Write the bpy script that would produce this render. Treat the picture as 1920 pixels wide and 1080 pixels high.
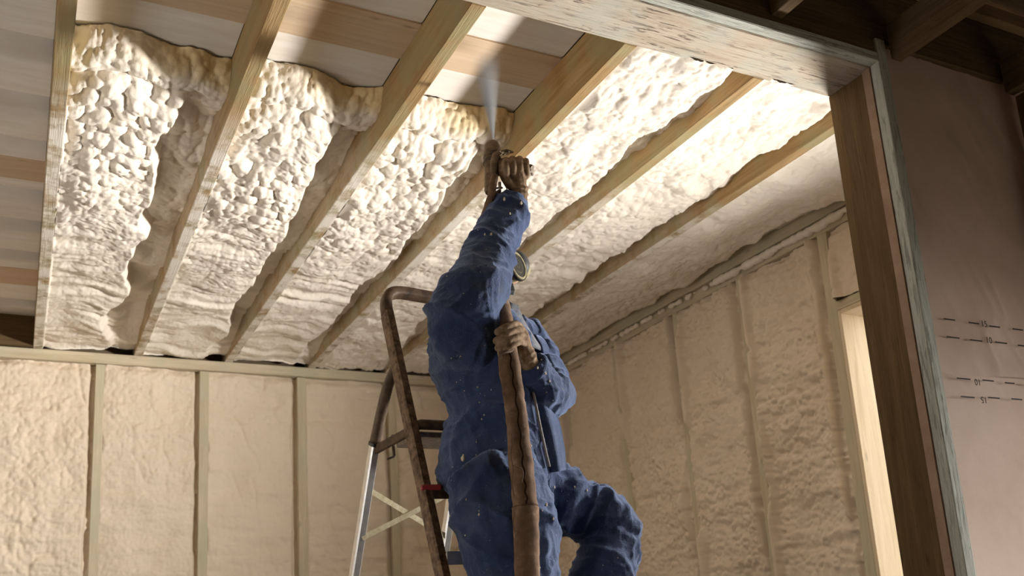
import bpy, bmesh, math, random
import numpy as np
from mathutils import Vector, Matrix, Euler

# ------------------------------------------------------------------ scene / camera / light
for o in list(bpy.data.objects):
    bpy.data.objects.remove(o, do_unlink=True)
SC = bpy.context.scene
COL = SC.collection
CAMZ = 1.5                                    # eye height above the floor
F_PX, CY_PX = 1809.83, 767.17
YAW, PITCH, ROLL = math.radians(27.5624), math.radians(13.4719), math.radians(-3.7182)
_cy, _sy, _ct, _st, _cr, _sr = math.cos(YAW), math.sin(YAW), math.cos(PITCH), math.sin(PITCH), math.cos(ROLL), math.sin(ROLL)
FWD = Vector((_sy*_ct, _cy*_ct, _st)); _r0 = Vector((_cy, -_sy, 0)); _u0 = _r0.cross(FWD)
RGT = _cr*_r0 + _sr*_u0; UPV = _cr*_u0 - _sr*_r0
cam_data = bpy.data.cameras.new('camera'); cam = bpy.data.objects.new('camera', cam_data); COL.objects.link(cam)
M = Matrix.Identity(4)
for i in range(3):
    M[i][0] = RGT[i]; M[i][1] = UPV[i]; M[i][2] = -FWD[i]
M[2][3] = CAMZ
cam.matrix_world = M
cam_data.sensor_width = 36; cam_data.lens = F_PX/1920*36; cam_data.shift_y = (CY_PX-540)/1920
cam_data.clip_start = .05
cam_data.dof.use_dof = True; cam_data.dof.focus_distance = 3.25; cam_data.dof.aperture_fstop = 4.0
SC.camera = cam

W = bpy.data.worlds.new('world'); SC.world = W; W.use_nodes = True
bg = W.node_tree.nodes['Background']; bg.inputs[0].default_value = (1.0, .985, .96, 1); bg.inputs[1].default_value = 9.0

LAMP = Vector((3.27, 2.765, 1.0 + CAMZ))
ld = bpy.data.lights.new('work_light_beam', 'SPOT'); ld.shadow_soft_size = .11; ld.energy = 238; ld.color = (1, .968, .93)
ld.spot_size = math.radians(178); ld.spot_blend = 1.0
ld.use_nodes = True                            # beam fades slower than real, evening the light over the foam
_nt = ld.node_tree; _em = _nt.nodes['Emission']; _fo = _nt.nodes.new('ShaderNodeLightFalloff'); _fo.inputs['Strength'].default_value = 1
_m1 = _nt.nodes.new('ShaderNodeMath'); _m1.operation = 'MULTIPLY'; _m1.inputs[1].default_value = .08; _nt.links.new(_fo.outputs['Linear'], _m1.inputs[0])
_m2 = _nt.nodes.new('ShaderNodeMath'); _m2.operation = 'MULTIPLY'; _m2.inputs[1].default_value = .25; _nt.links.new(_fo.outputs['Constant'], _m2.inputs[0])
_m3 = _nt.nodes.new('ShaderNodeMath'); _m3.operation = 'ADD'; _nt.links.new(_m1.outputs[0], _m3.inputs[0]); _nt.links.new(_m2.outputs[0], _m3.inputs[1])
_nt.links.new(_m3.outputs[0], _em.inputs['Strength'])
lo = bpy.data.objects.new('work_light_beam', ld); COL.objects.link(lo)
lo.location = LAMP
lo.rotation_euler = Vector((-.95, -.06, .33)).to_track_quat('-Z', 'Y').to_euler()

SC.view_settings.view_transform = 'Standard'; SC.view_settings.look = 'None'
SC.view_settings.exposure = 0.2; SC.view_settings.gamma = 1.0; SC.view_settings.use_curve_mapping = False

def P(u, v, y):
    """world point seen at photo position (u,v) lying at depth y"""
    d = RGT*((u-960)/F_PX) - UPV*((v-CY_PX)/F_PX) + FWD
    p = d*(y/d.y)
    return Vector((p.x, p.y, p.z + CAMZ))

# ------------------------------------------------------------------ helpers
def tag(o, label=None, cat=None, group=None, kind=None):
    if label: o['label'] = label
    if cat: o['category'] = cat
    if group: o['group'] = group
    if kind: o['kind'] = kind
    return o

def empty(name, loc, label=None, cat=None, group=None, kind=None):
    o = bpy.data.objects.new(name, None); COL.objects.link(o); o.location = loc
    o.empty_display_size = .1
    return tag(o, label, cat, group, kind)

def put(name, me, mat, parent=None, smooth=False):
    o = bpy.data.objects.new(name, me); COL.objects.link(o)
    if mat and not me.materials: me.materials.append(mat)
    if smooth:
        me.polygons.foreach_set('use_smooth', [True]*len(me.polygons))
    if parent:
        o.parent = parent
        o.matrix_parent_inverse = Matrix.Translation(parent.location).inverted() if parent.parent is None and parent.rotation_euler == Euler() else parent.matrix_world.inverted()
    return o

def from_bm(name, bm, mat, parent=None, smooth=False):
    me = bpy.data.meshes.new(name); bm.to_mesh(me); bm.free()
    return put(name, me, mat, parent, smooth)

def np_mesh(name, V, Fq):
    me = bpy.data.meshes.new(name)
    nf = len(Fq); k = Fq.shape[1]
    me.vertices.add(len(V)); me.vertices.foreach_set('co', np.ascontiguousarray(V, dtype=np.float32).ravel())
    me.loops.add(nf*k); me.loops.foreach_set('vertex_index', np.ascontiguousarray(Fq, dtype=np.int32).ravel())
    me.polygons.add(nf); me.polygons.foreach_set('loop_start', np.arange(0, nf*k, k, dtype=np.int32))
    me.update(calc_edges=True)
    return me

def box_bm(sx, sy, sz, bev=.003, cuts=0):
    bm = bmesh.new(); bmesh.ops.create_cube(bm, size=1)
    bmesh.ops.scale(bm, vec=(sx, sy, sz), verts=bm.verts)
    if bev > 0:
        bmesh.ops.bevel(bm, geom=list(bm.edges), offset=bev, segments=1, affect='EDGES')
    return bm

def timber(name, x0, x1, y0, y1, z0, z1, mat, parent=None, bev=.003):
    """sawn timber; local X runs along the longest side so that the grain does too"""
    c = Vector(((x0+x1)/2, (y0+y1)/2, (z0+z1)/2)); d = (x1-x0, y1-y0, z1-z0)
    k = max(range(3), key=lambda i: d[i])
    if k == 0: bm = box_bm(d[0], d[1], d[2], bev); rot = Euler((0, 0, 0))
    elif k == 1: bm = box_bm(d[1], d[0], d[2], bev); rot = Euler((0, 0, math.pi/2))
    else: bm = box_bm(d[2], d[1], d[0], bev); rot = Euler((0, -math.pi/2, 0))
    me = bpy.data.meshes.new(name); bm.to_mesh(me); bm.free(); me.materials.append(mat)
    o = bpy.data.objects.new(name, me); COL.objects.link(o)
    o.location = c; o.rotation_euler = rot
    if parent:
        o.parent = parent
        o.matrix_parent_inverse = Matrix.Translation(parent.location).inverted()
    return o

def bar(name, a, b, w, h, mat, parent=None, bev=.003, up=Vector((0, 0, 1)), roll=0):
    """rectangular bar between two points; w along the side axis, h along the up axis"""
    a = Vector(a); b = Vector(b); x = (b-a).normalized()
    s = up.cross(x)
    if s.length < 1e-4: s = Vector((0, 1, 0)).cross(x)
    s.normalize(); t = x.cross(s)
    bm = box_bm((b-a).length, w, h, bev)
    Mx = Matrix(((x.x, s.x, t.x, 0), (x.y, s.y, t.y, 0), (x.z, s.z, t.z, 0), (0, 0, 0, 1)))
    me = bpy.data.meshes.new(name); bm.to_mesh(me); bm.free(); me.materials.append(mat)
    o = bpy.data.objects.new(name, me); COL.objects.link(o)
    o.matrix_world = Matrix.Translation((a+b)/2) @ Mx
    if parent:
        o.parent = parent; o.matrix_parent_inverse = Matrix.Translation(parent.location).inverted()
    return o

def catmull(pts, n):
    """smooth polyline through tuples of floats"""
    A = np.array(pts, float); out = []
    for i in range(len(A)-1):
        p0 = A[max(i-1, 0)]; p1 = A[i]; p2 = A[i+1]; p3 = A[min(i+2, len(A)-1)]
        for t in np.linspace(0, 1, n, endpoint=False):
            out.append(.5*((2*p1)+(-p0+p2)*t+(2*p0-5*p1+4*p2-p3)*t*t+(-p0+3*p1-3*p2+p3)*t**3))
    out.append(A[-1])
    return np.array(out)

def tube_bm(path, radii, seg=12, bm=None, sect=None, ref=None, cap=True):
    """tube along path; radii scalar list or (a,b) list; ref = direction of the a axis; sect = optional 2-D outline"""
    bm = bm or bmesh.new(); rings = []
    path = [Vector(p) for p in path]
    for i, p in enumerate(path):
        t = (path[min(i+1, len(path)-1)]-path[max(i-1, 0)]).normalized()
        if ref is not None: rf = Vector(ref)
        else: rf = Vector((0, -1, 0)) if abs(t.y) < .9 else Vector((1, 0, 0))
        b = t.cross(rf).normalized(); a = b.cross(t).normalized()
        r = radii[i] if isinstance(radii, list) else radii
        ra, rb = (r if hasattr(r, '__len__') else (r, r))
        if sect is None:
            ring = [bm.verts.new(p+a*ra*math.cos(2*math.pi*k/seg)+b*rb*math.sin(2*math.pi*k/seg)) for k in range(seg)]
        else:
            ring = [bm.verts.new(p+a*ra*s[0]+b*rb*s[1]) for s in sect]
        rings.append(ring)
    n = len(rings[0])
    for r0, r1 in zip(rings, rings[1:]):
        for k in range(n): bm.faces.new((r0[k], r0[(k+1) % n], r1[(k+1) % n], r1[k]))
    if cap:
        bm.faces.new(rings[0][::-1]); bm.faces.new(rings[-1])
    return bm

def ball_bm(c, r, bm=None, sub=2, axes=None):
    bm = bm or bmesh.new()
    res = bmesh.ops.create_icosphere(bm, subdivisions=sub, radius=1)
    r = r if hasattr(r, '__len__') else (r, r, r)
    for v in res['verts']:
        q = Vector((v.co.x*r[0], v.co.y*r[1], v.co.z*r[2]))
        if axes: q = axes[0]*q.x+axes[1]*q.y+axes[2]*q.z
        v.co = Vector(c)+q
    return bm

def remesh(bm, voxel, smooth_iter=4, smooth_f=.5):
    me = bpy.data.meshes.new('tmp'); bmesh.ops.recalc_face_normals(bm, faces=bm.faces); bm.to_mesh(me); bm.free()
    o = bpy.data.objects.new('tmp', me); COL.objects.link(o)
    m = o.modifiers.new('r', 'REMESH'); m.mode = 'VOXEL'; m.voxel_size = voxel; m.use_smooth_shade = True
    if smooth_iter:
        s = o.modifiers.new('s', 'SMOOTH'); s.factor = smooth_f; s.iterations = smooth_iter
    dg = bpy.context.evaluated_depsgraph_get()
    me2 = bpy.data.meshes.new_from_object(o.evaluated_get(dg))
    bpy.data.objects.remove(o, do_unlink=True); bpy.data.meshes.remove(me)
    me2.materials.clear()
    return me2

# ---- numpy noise
def _h(ix, iy, s):
    h = (ix.astype(np.int64)*374761393 + iy.astype(np.int64)*668265263 + int(s)*1274126177) & 0xffffffff
    h = ((h ^ (h >> 13))*1274126177) & 0xffffffff
    h = ((h ^ (h >> 16))*2246822519) & 0xffffffff
    return ((h ^ (h >> 15)) & 0xffffff)/float(0x1000000)

def vnoise(x, y, s):
    ix = np.floor(x); iy = np.floor(y); fx = x-ix; fy = y-iy
    fx = fx*fx*fx*(fx*(fx*6-15)+10); fy = fy*fy*fy*(fy*(fy*6-15)+10)
    a = _h(ix, iy, s); b = _h(ix+1, iy, s); c = _h(ix, iy+1, s); d = _h(ix+1, iy+1, s)
    return (a+(b-a)*fx)*(1-fy)+(c+(d-c)*fx)*fy

def fbm(x, y, s, o=3):
    t = 0; a = .5; n = 0
    for k in range(o):
        t = t+a*vnoise(x*2**k+k*17.3, y*2**k+k*9.1, s+k*31); n += a; a *= .5
    return t/n

def vnoise3(p, s):
    z = p[:, 2]; iz = np.floor(z); f = z-iz; f = f*f*(3-2*f)
    a = vnoise(p[:, 0]+iz*37.7, p[:, 1]+iz*11.3, s); b = vnoise(p[:, 0]+(iz+1)*37.7, p[:, 1]+(iz+1)*11.3, s)
    return a+(b-a)*f

def bubbles(x, y, cell, s, sx=1.0, sy=1.0, soft=True):
    X = x/(cell*sx); Y = y/(cell*sy); gx = np.floor(X); gy = np.floor(Y)
    out = np.zeros_like(X)
    for i in (-1, 0, 1):
        for j in (-1, 0, 1):
            cx = gx+i; cy = gy+j
            px = cx+.15+.7*_h(cx, cy, s); py = cy+.15+.7*_h(cx, cy, s+7)
            r = .55+.42*_h(cx, cy, s+13)
            d2 = ((X-px)**2+(Y-py)**2)/(r*r)
            out = np.maximum(out, np.sqrt(np.clip(1-d2, 0, 1))*r*(.7+.5*_h(cx, cy, s+29)))
    return out

def sstep(a, b, x):
    t = np.clip((x-a)/(b-a), 0, 1); return t*t*(3-2*t)

# ------------------------------------------------------------------ materials
def new_mat(name):
    m = bpy.data.materials.new(name); m.use_nodes = True
    nt = m.node_tree; b = nt.nodes['Principled BSDF']
    return m, nt, b
def N(nt, t, **kw):
    n = nt.nodes.new(t)
    for k, v in kw.items(): setattr(n, k, v)
    return n
def ramp(nt, fac, stops):
    r = N(nt, 'ShaderNodeValToRGB'); nt.links.new(fac, r.inputs[0])
    e = r.color_ramp.elements
    while len(e) < len(stops): e.new(.5)
    for el, (p, c) in zip(e, stops):
        el.position = p; el.color = (*c, 1) if len(c) == 3 else c
    return r.outputs[0]
def mix(nt, fac, a, b, mode='MIX'):
    m = N(nt, 'ShaderNodeMix', data_type='RGBA', blend_type=mode)
    for i, v in ((0, fac), (6, a), (7, b)):
        if hasattr(v, 'links'): nt.links.new(v, m.inputs[i])
        elif i == 0: m.inputs[0].default_value = v
        else: m.inputs[i].default_value = (*v, 1)
    return m.outputs[2]
def math_n(nt, op, a, b=None, clamp=False):
    m = N(nt, 'ShaderNodeMath', operation=op, use_clamp=clamp)
    for i, v in enumerate((a, b)):
        if v is None: continue
        if hasattr(v, 'links'): nt.links.new(v, m.inputs[i])
        else: m.inputs[i].default_value = v
    return m.outputs[0]
def noise(nt, vec, scale, detail=3, rough=.55, dist=0):
    n = N(nt, 'ShaderNodeTexNoise'); n.inputs['Scale'].default_value = scale; n.inputs['Detail'].default_value = detail
    n.inputs['Roughness'].default_value = rough; n.inputs['Distortion'].default_value = dist
    if vec is not None: nt.links.new(vec, n.inputs['Vector'])
    return n.outputs['Fac']
def mapping(nt, vec, scale=(1, 1, 1), loc=None):
    m = N(nt, 'ShaderNodeMapping'); nt.links.new(vec, m.inputs['Vector']); m.inputs['Scale'].default_value = scale
    if loc is not None: nt.links.new(loc, m.inputs['Location'])
    return m.outputs[0]
def bump(nt, b, h, strength, dist=.01):
    n = N(nt, 'ShaderNodeBump'); n.inputs['Strength'].default_value = strength; n.inputs['Distance'].default_value = dist
    nt.links.new(h, n.inputs['Height']); nt.links.new(n.outputs[0], b.inputs['Normal'])

def wood(name, dark, mid, light, green=None, over=0.0, over_y=3.5, knots=.6, rough_sawn=.6, tone=.35, flecks=0.0):
    m, nt, b = new_mat(name)
    tc = N(nt, 'ShaderNodeTexCoord'); oi = N(nt, 'ShaderNodeObjectInfo')
    off = N(nt, 'ShaderNodeVectorMath', operation='SCALE'); off.inputs[0].default_value = (13, 7, 5)
    nt.links.new(oi.outputs['Random'], off.inputs['Scale'])
    v = mapping(nt, tc.outputs['Object'], (1, 1, 1), off.outputs[0])
    vg = mapping(nt, v, (1.3, 26, 26)); g = noise(nt, vg, 1.0, 5, .6, 1.2)
    vf = mapping(nt, v, (9, 190, 190)); fib = noise(nt, vf, 1.0, 3, .6)
    big = noise(nt, mapping(nt, v, (1.2, 4, 4)), 1.6, 3)
    col = ramp(nt, g, [(.25, dark), (.5, mid), (.75, light)])
    col = mix(nt, math_n(nt, 'MULTIPLY', big, tone), col, dark)
    # knots
    vo = N(nt, 'ShaderNodeTexVoronoi'); nt.links.new(mapping(nt, v, (3.6, 11, 11)), vo.inputs['Vector']); vo.inputs['Scale'].default_value = 1.0
    kn = ramp(nt, vo.outputs['Distance'], [(.03, (1, 1, 1)), (.08, (.45, .45, .45)), (.13, (0, 0, 0))])
    col = mix(nt, math_n(nt, 'MULTIPLY', kn, knots), col, tuple(c*.35 for c in dark))
    # saw marks / torn fibres
    st = ramp(nt, fib, [(.30, (1, 1, 1)), (.42, (0, 0, 0))])
    col = mix(nt, math_n(nt, 'MULTIPLY', st, rough_sawn*.6), col, tuple(c*.45 for c in dark))
    if flecks > 0:
        fk = noise(nt, mapping(nt, v, (7, 75, 75)), 1.0, 4, .7, .6)
        pm = ramp(nt, noise(nt, mapping(nt, v, (2, 9, 9)), 1.0, 2), [(.38, (0, 0, 0)), (.52, (1, 1, 1))])
        fk = math_n(nt, 'MULTIPLY', ramp(nt, fk, [(.41, (1, 1, 1)), (.46, (0, 0, 0))]), pm)
        col = mix(nt, math_n(nt, 'MULTIPLY', fk, flecks), col, tuple(c*.35 for c in dark))
    if green:
        gm = ramp(nt, noise(nt, v, 5, 4), [(.45, (0, 0, 0)), (.62, (1, 1, 1))])
        col = mix(nt, math_n(nt, 'MULTIPLY', gm, .7), col, green)
    if over > 0:
        geo = N(nt, 'ShaderNodeNewGeometry'); sp = N(nt, 'ShaderNodeSeparateXYZ'); nt.links.new(geo.outputs['Position'], sp.inputs[0])
        sn = N(nt, 'ShaderNodeSeparateXYZ'); nt.links.new(geo.outputs['True Normal'], sn.inputs[0])
        on = noise(nt, geo.outputs['Position'], 7, 6, .7)
        fy = math_n(nt, 'MULTIPLY', math_n(nt, 'SUBTRACT', sp.outputs[1], over_y), 2.2, True)
        k = math_n(nt, 'MULTIPLY', fy, ramp(nt, on, [(.36, (0, 0, 0)), (.54, (1, 1, 1))]))
        dn = math_n(nt, 'MULTIPLY', math_n(nt, 'MULTIPLY', sn.outputs[2], -1), 1.2, True)
        dn = math_n(nt, 'ADD', dn, .25, True)
        k = math_n(nt, 'MULTIPLY', math_n(nt, 'MULTIPLY', k, dn), over)
        col = mix(nt, k, col, (.80, .74, .64))
    nt.links.new(col, b.inputs['Base Color']); b.inputs['Roughness'].default_value = .85
    b.inputs['Specular IOR Level'].default_value = .2
    h = math_n(nt, 'ADD', math_n(nt, 'MULTIPLY', g, .5), fib)
    bump(nt, b, h, rough_sawn, .004)
    return m

W_RAFT = wood('rafter_wood', (.26, .16, .065), (.40, .26, .12), (.52, .36, .19), green=(.33, .30, .16), over=1.0, over_y=3.35, knots=.25)
W_HEAD = wood('header_wood', (.37, .27, .19), (.53, .45, .35), (.66, .57, .47), green=(.47, .46, .38), rough_sawn=1.0, knots=.8, flecks=.9)
W_POST = wood('post_wood', (.085, .050, .020), (.135, .082, .034), (.19, .122, .055), rough_sawn=.9, knots=.9)
W_PALE = wood('treated_batten_wood', (.33, .33, .28), (.47, .48, .42), (.58, .59, .53), rough_sawn=1.0, knots=.4, flecks=.6)
W_TAN = wood('tan_wood', (.22, .14, .07), (.32, .21, .11), (.40, .28, .16), rough_sawn=.6)
W_DARK = wood('dark_wood', (.075, .046, .020), (.125, .078, .037), (.18, .115, .056), rough_sawn=.7)
W_STUD = wood('stud_wood', (.46, .37, .24), (.60, .51, .36), (.70, .61, .46), green=(.50, .47, .33), over=0, rough_sawn=.3, knots=.5)
W_FRAME = wood('window_frame_wood', (.62, .48, .30), (.76, .63, .44), (.85, .75, .58), rough_sawn=.25, knots=.5, tone=.2)
W_BOARD = wood('roof_board_wood', (.58, .42, .28), (.66, .50, .35), (.72, .57, .42), rough_sawn=.2, knots=.5)

def foam_mat(name, col, col2, yellow=(.72, .50, .14), fine=1.0):
    m, nt, b = new_mat(name)
    geo = N(nt, 'ShaderNodeNewGeometry')
    n = noise(nt, geo.outputs['Position'], 5, 4)
    c = mix(nt, n, col, col2)
    at = N(nt, 'ShaderNodeAttribute', attribute_name='fresh')
    c = mix(nt, at.outputs['Fac'], c, yellow)
    nt.links.new(c, b.inputs['Base Color']); b.inputs['Roughness'].default_value = .62
    b.inputs['Specular IOR Level'].default_value = .25
    h = noise(nt, geo.outputs['Position'], 120, 4, .6)
    bump(nt, b, h, .35*fine, .004)
    return m
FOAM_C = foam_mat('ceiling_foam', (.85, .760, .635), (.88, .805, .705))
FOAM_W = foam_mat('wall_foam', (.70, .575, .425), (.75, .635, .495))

def simple(name, col, rough=.6, metal=0, nscale=0, col2=None, bstr=0, spec=.3):
    m, nt, b = new_mat(name)
    b.inputs['Roughness'].default_value = rough; b.inputs['Metallic'].default_value = metal; b.inputs['Specular IOR Level'].default_value = spec
    if nscale:
        tc = N(nt, 'ShaderNodeTexCoord'); n = noise(nt, tc.outputs['Object'], nscale, 5, .65)
        nt.links.new(ramp(nt, n, [(.35, col), (.65, col2 or col)]), b.inputs['Base Color'])
        if bstr: bump(nt, b, n, bstr, .004)
    else: b.inputs['Base Color'].default_value = (*col, 1)
    return m

# ------------------------------------------------------------------ structure
ZB, ZD = CAMZ+2.03, CAMZ+2.23        # underside of the rafters, underside of the roof
YB = 6.68; XR = 3.65                 # face of the back wall studs, face of the right wall studs
YH0, YH1 = 2.249, 2.465              # partition framing

m_floor = simple('dusty_concrete', (.10, .09, .075), .9, 0, 3, (.15, .135, .11), .2)
m_sheath = simple('sheathing_board', (.13, .09, .055), .9, 0, 4, (.19, .14, .09))

def slab(name, x0, x1, y0, y1, z0, z1, mat, parent=None):
    bm = box_bm(x1-x0, y1-y0, z1-z0, 0); c = Vector(((x0+x1)/2, (y0+y1)/2, (z0+z1)/2))
    me = bpy.data.meshes.new(name); bm.to_mesh(me); bm.free(); me.materials.append(mat)
    o = bpy.data.objects.new(name, me); COL.objects.link(o); o.location = c
    if parent:
        o.parent = parent; o.matrix_parent_inverse = Matrix.Translation(parent.location).inverted()
    return o
tag(slab('floor', -2.4, 12, -6, 7.2, -.1, 0, m_floor), 'dusty grey concrete floor', 'floor', kind='structure')
tag(slab('wall_back', -2.2, 4.0, YB+.14, YB+.2, 0, ZD+.3, m_sheath), 'sheathing behind the back wall studs', 'wall', kind='structure')
wlf = empty('wall_left', (-2.15, 3, 0), 'unseen left board wall, opening added to light the roof', 'wall', kind='structure')
for a in ((-2.35, 2.6, 0, ZD+.3), (3.5, YB+.14, 0, ZD+.3), (2.6, 3.5, 0, 1.0), (2.6, 3.5, 2.2, ZD+.3)):  # opening added to throw daylight onto the leftmost roof bay
    slab('sheathing', -2.2, -2.1, a[0], a[1], a[2], a[3], m_sheath, wlf)
# right wall sheathing with the window hole
WY0, WY1, WZ1, WZ0 = 2.58, 3.365, CAMZ+1.52, CAMZ-.55
wr = empty('wall_right', (XR+.16, 4.5, 0), 'sheathing of the right wall round the window', 'wall', kind='structure')
for a in ((2.27, WY0, 0, ZD+.3), (WY1, YB+.14, 0, ZD+.3), (WY0, WY1, WZ1, ZD+.3), (WY0, WY1, 0, WZ0)):
    slab('sheathing', XR+.15, XR+.18, a[0], a[1], a[2], a[3], m_sheath, wr)

# roof: spaced brown boards with a pale membrane, grooved upward for dark bands of shade
mm, nt, b = new_mat('roof_membrane')
geo = N(nt, 'ShaderNodeNewGeometry'); n1 = noise(nt, mapping(nt, geo.outputs['Position'], (2, 14, 2)), 2.0, 5)
nt.links.new(ramp(nt, n1, [(.3, (.76, .69, .61)), (.7, (.86, .81, .75))]), b.inputs['Base Color']); b.inputs['Roughness'].default_value = .7
M_MEMB = mm
ce = empty('ceiling', (1, 4.4, ZD), 'roof underside of pale membrane and brown boards', 'ceiling', kind='structure')
def grid_faces(nx, ny, flip=False):
    i = np.arange(nx*ny).reshape(nx, ny)
    q = np.stack([i[:-1, :-1], i[1:, :-1], i[1:, 1:], i[:-1, 1:]], -1).reshape(-1, 4)
    return q[:, ::-1] if flip else q
RR = [-1.12, -.52, .083, .694, 1.29, 1.885, 2.47, 3.05]
RW = .055
for x0, x1 in [(-2.09, RR[0]-RW)]+[(RR[i], RR[i+1]-RW) for i in range(5)]:
    ys = np.arange(2.47, 6.66, .02); xs = np.linspace(x0+.001, x1-.001, 16)
    X, Y = np.meshgrid(xs, ys, indexing='ij')
    wave = np.zeros_like(Y)
    for yc, wd, am in ((2.62, .12, .022), (3.57, .11, .045), (3.98, .11, .045), (4.33, .09, .03), (4.83, .09, .04), (5.21, .10, .045), (5.62, .09, .04), (6.42, .09, .04)):
        dy_ = (Y-yc-.03*(vnoise(X*2, Y*0, 5)-.5))/(wd*.62)
        wave += 2.6*am*np.exp(-np.where(dy_ > 0, 2.2*dy_, dy_)**2)
    Z = ZD+.002+wave+.004*(fbm(X*4, Y*4, 3)-.5)
    for b0, b1 in ((2.89, 3.12), (4.44, 4.65), (5.80, 6.06)):
        Z = np.where((Y > b0) & (Y < b1), ZD+.008, Z)
    me = np_mesh('roof_membrane', np.stack([X, Y, Z], -1).reshape(-1, 3), grid_faces(len(xs), len(ys), True))
    put('roof_membrane', me, M_MEMB, ce, True)
for y0, y1 in ((2.89, 3.12), (4.44, 4.65), (5.80, 6.06)):
    timber('roof_board', -2.1, 3.6, y0, y1, ZD+.0005, ZD+.014, W_BOARD, ce, .0)
slab('roof_deck', -2.2, 4.0, 2.2, YB+.2, ZD+.16, ZD+.19, m_sheath, ce)

# ------------------------------------------------------------------ rafters
rlab = {2: 'bare leftmost rafter between pale roof membrane and the first foamed bay',
        3: 'second rafter from the left with a dusty foam sprayed underside',
        4: 'third rafter from the left, disappearing behind the header beam above the hose',
        5: 'fourth rafter from the left, just right of the spray gun',
        6: 'fifth rafter from the left, half buried in foam behind the header',
        7: 'sixth rafter from the left, nearest but one to the right wall',
        1: 'rafter just beyond the left edge of the picture', 0: 'rafter beside the left wall out of the picture'}
for i, xr in enumerate(RR):
    o = timber('rafter', xr-RW, xr, YH1, YB+.1, ZB, ZD-.0005, W_RAFT)
    tag(o, rlab[i], 'rafter', 'rafters')
o = timber('rafter', 3.625, 3.68, YH1, YB+.1, ZB-.005, ZD, W_STUD); tag(o, 'edge rafter running along the top of the right wall', 'rafter', 'rafters')
# plates
o = timber('top_plate', -2.1, 3.62, YB-.015, YB+.13, ZB-.072, ZB-.002, W_STUD); tag(o, 'greenish top plate along the back wall under the rafters', 'wall plate')
o = timber('top_plate', XR-.0, XR+.14, YH1, YB-.02, ZB-.075, ZB-.007, W_STUD); tag(o, 'top plate of the right wall under the edge rafter', 'wall plate')
for i, (a, b_, lb) in enumerate(((-.52, .028, 'dark rim board closing the empty bay at the far left'), (-1.12, -.575, 'dark rim board in the bay left of the picture'))):
    o = timber('rim_board', a, b_, YB-.06, YB-.02, ZB, ZD+.01, W_DARK); tag(o, lb, 'board')

# ------------------------------------------------------------------ foam fields
def foam_mesh(name, V, nx, ny, keep=None, fresh=None, mat=None, flip=False):
    q = grid_faces(nx, ny, flip)
    if keep is not None:
        kk = keep.reshape(-1); q = q[kk[q].all(1)]
        used = np.zeros(nx*ny, bool); used[q.ravel()] = True
        remap = np.cumsum(used)-1; V = V[used]; q = remap[q]
        if fresh is not None: fresh = fresh.reshape(-1)[used]
    me = np_mesh(name, V, q)
    a = me.attributes.new('fresh', 'FLOAT', 'POINT')
    if fresh is not None: a.data.foreach_set('value', fresh.reshape(-1).astype(np.float32))
    return put(name, me, mat, None, True)

def spaced(a, b, d0, d1):
    out = [a]; 
    while out[-1] < b:
        t = (out[-1]-a)/(b-a); out.append(out[-1]+d0+(d1-d0)*t)
    out[-1] = b
    return np.array(out)

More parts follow.
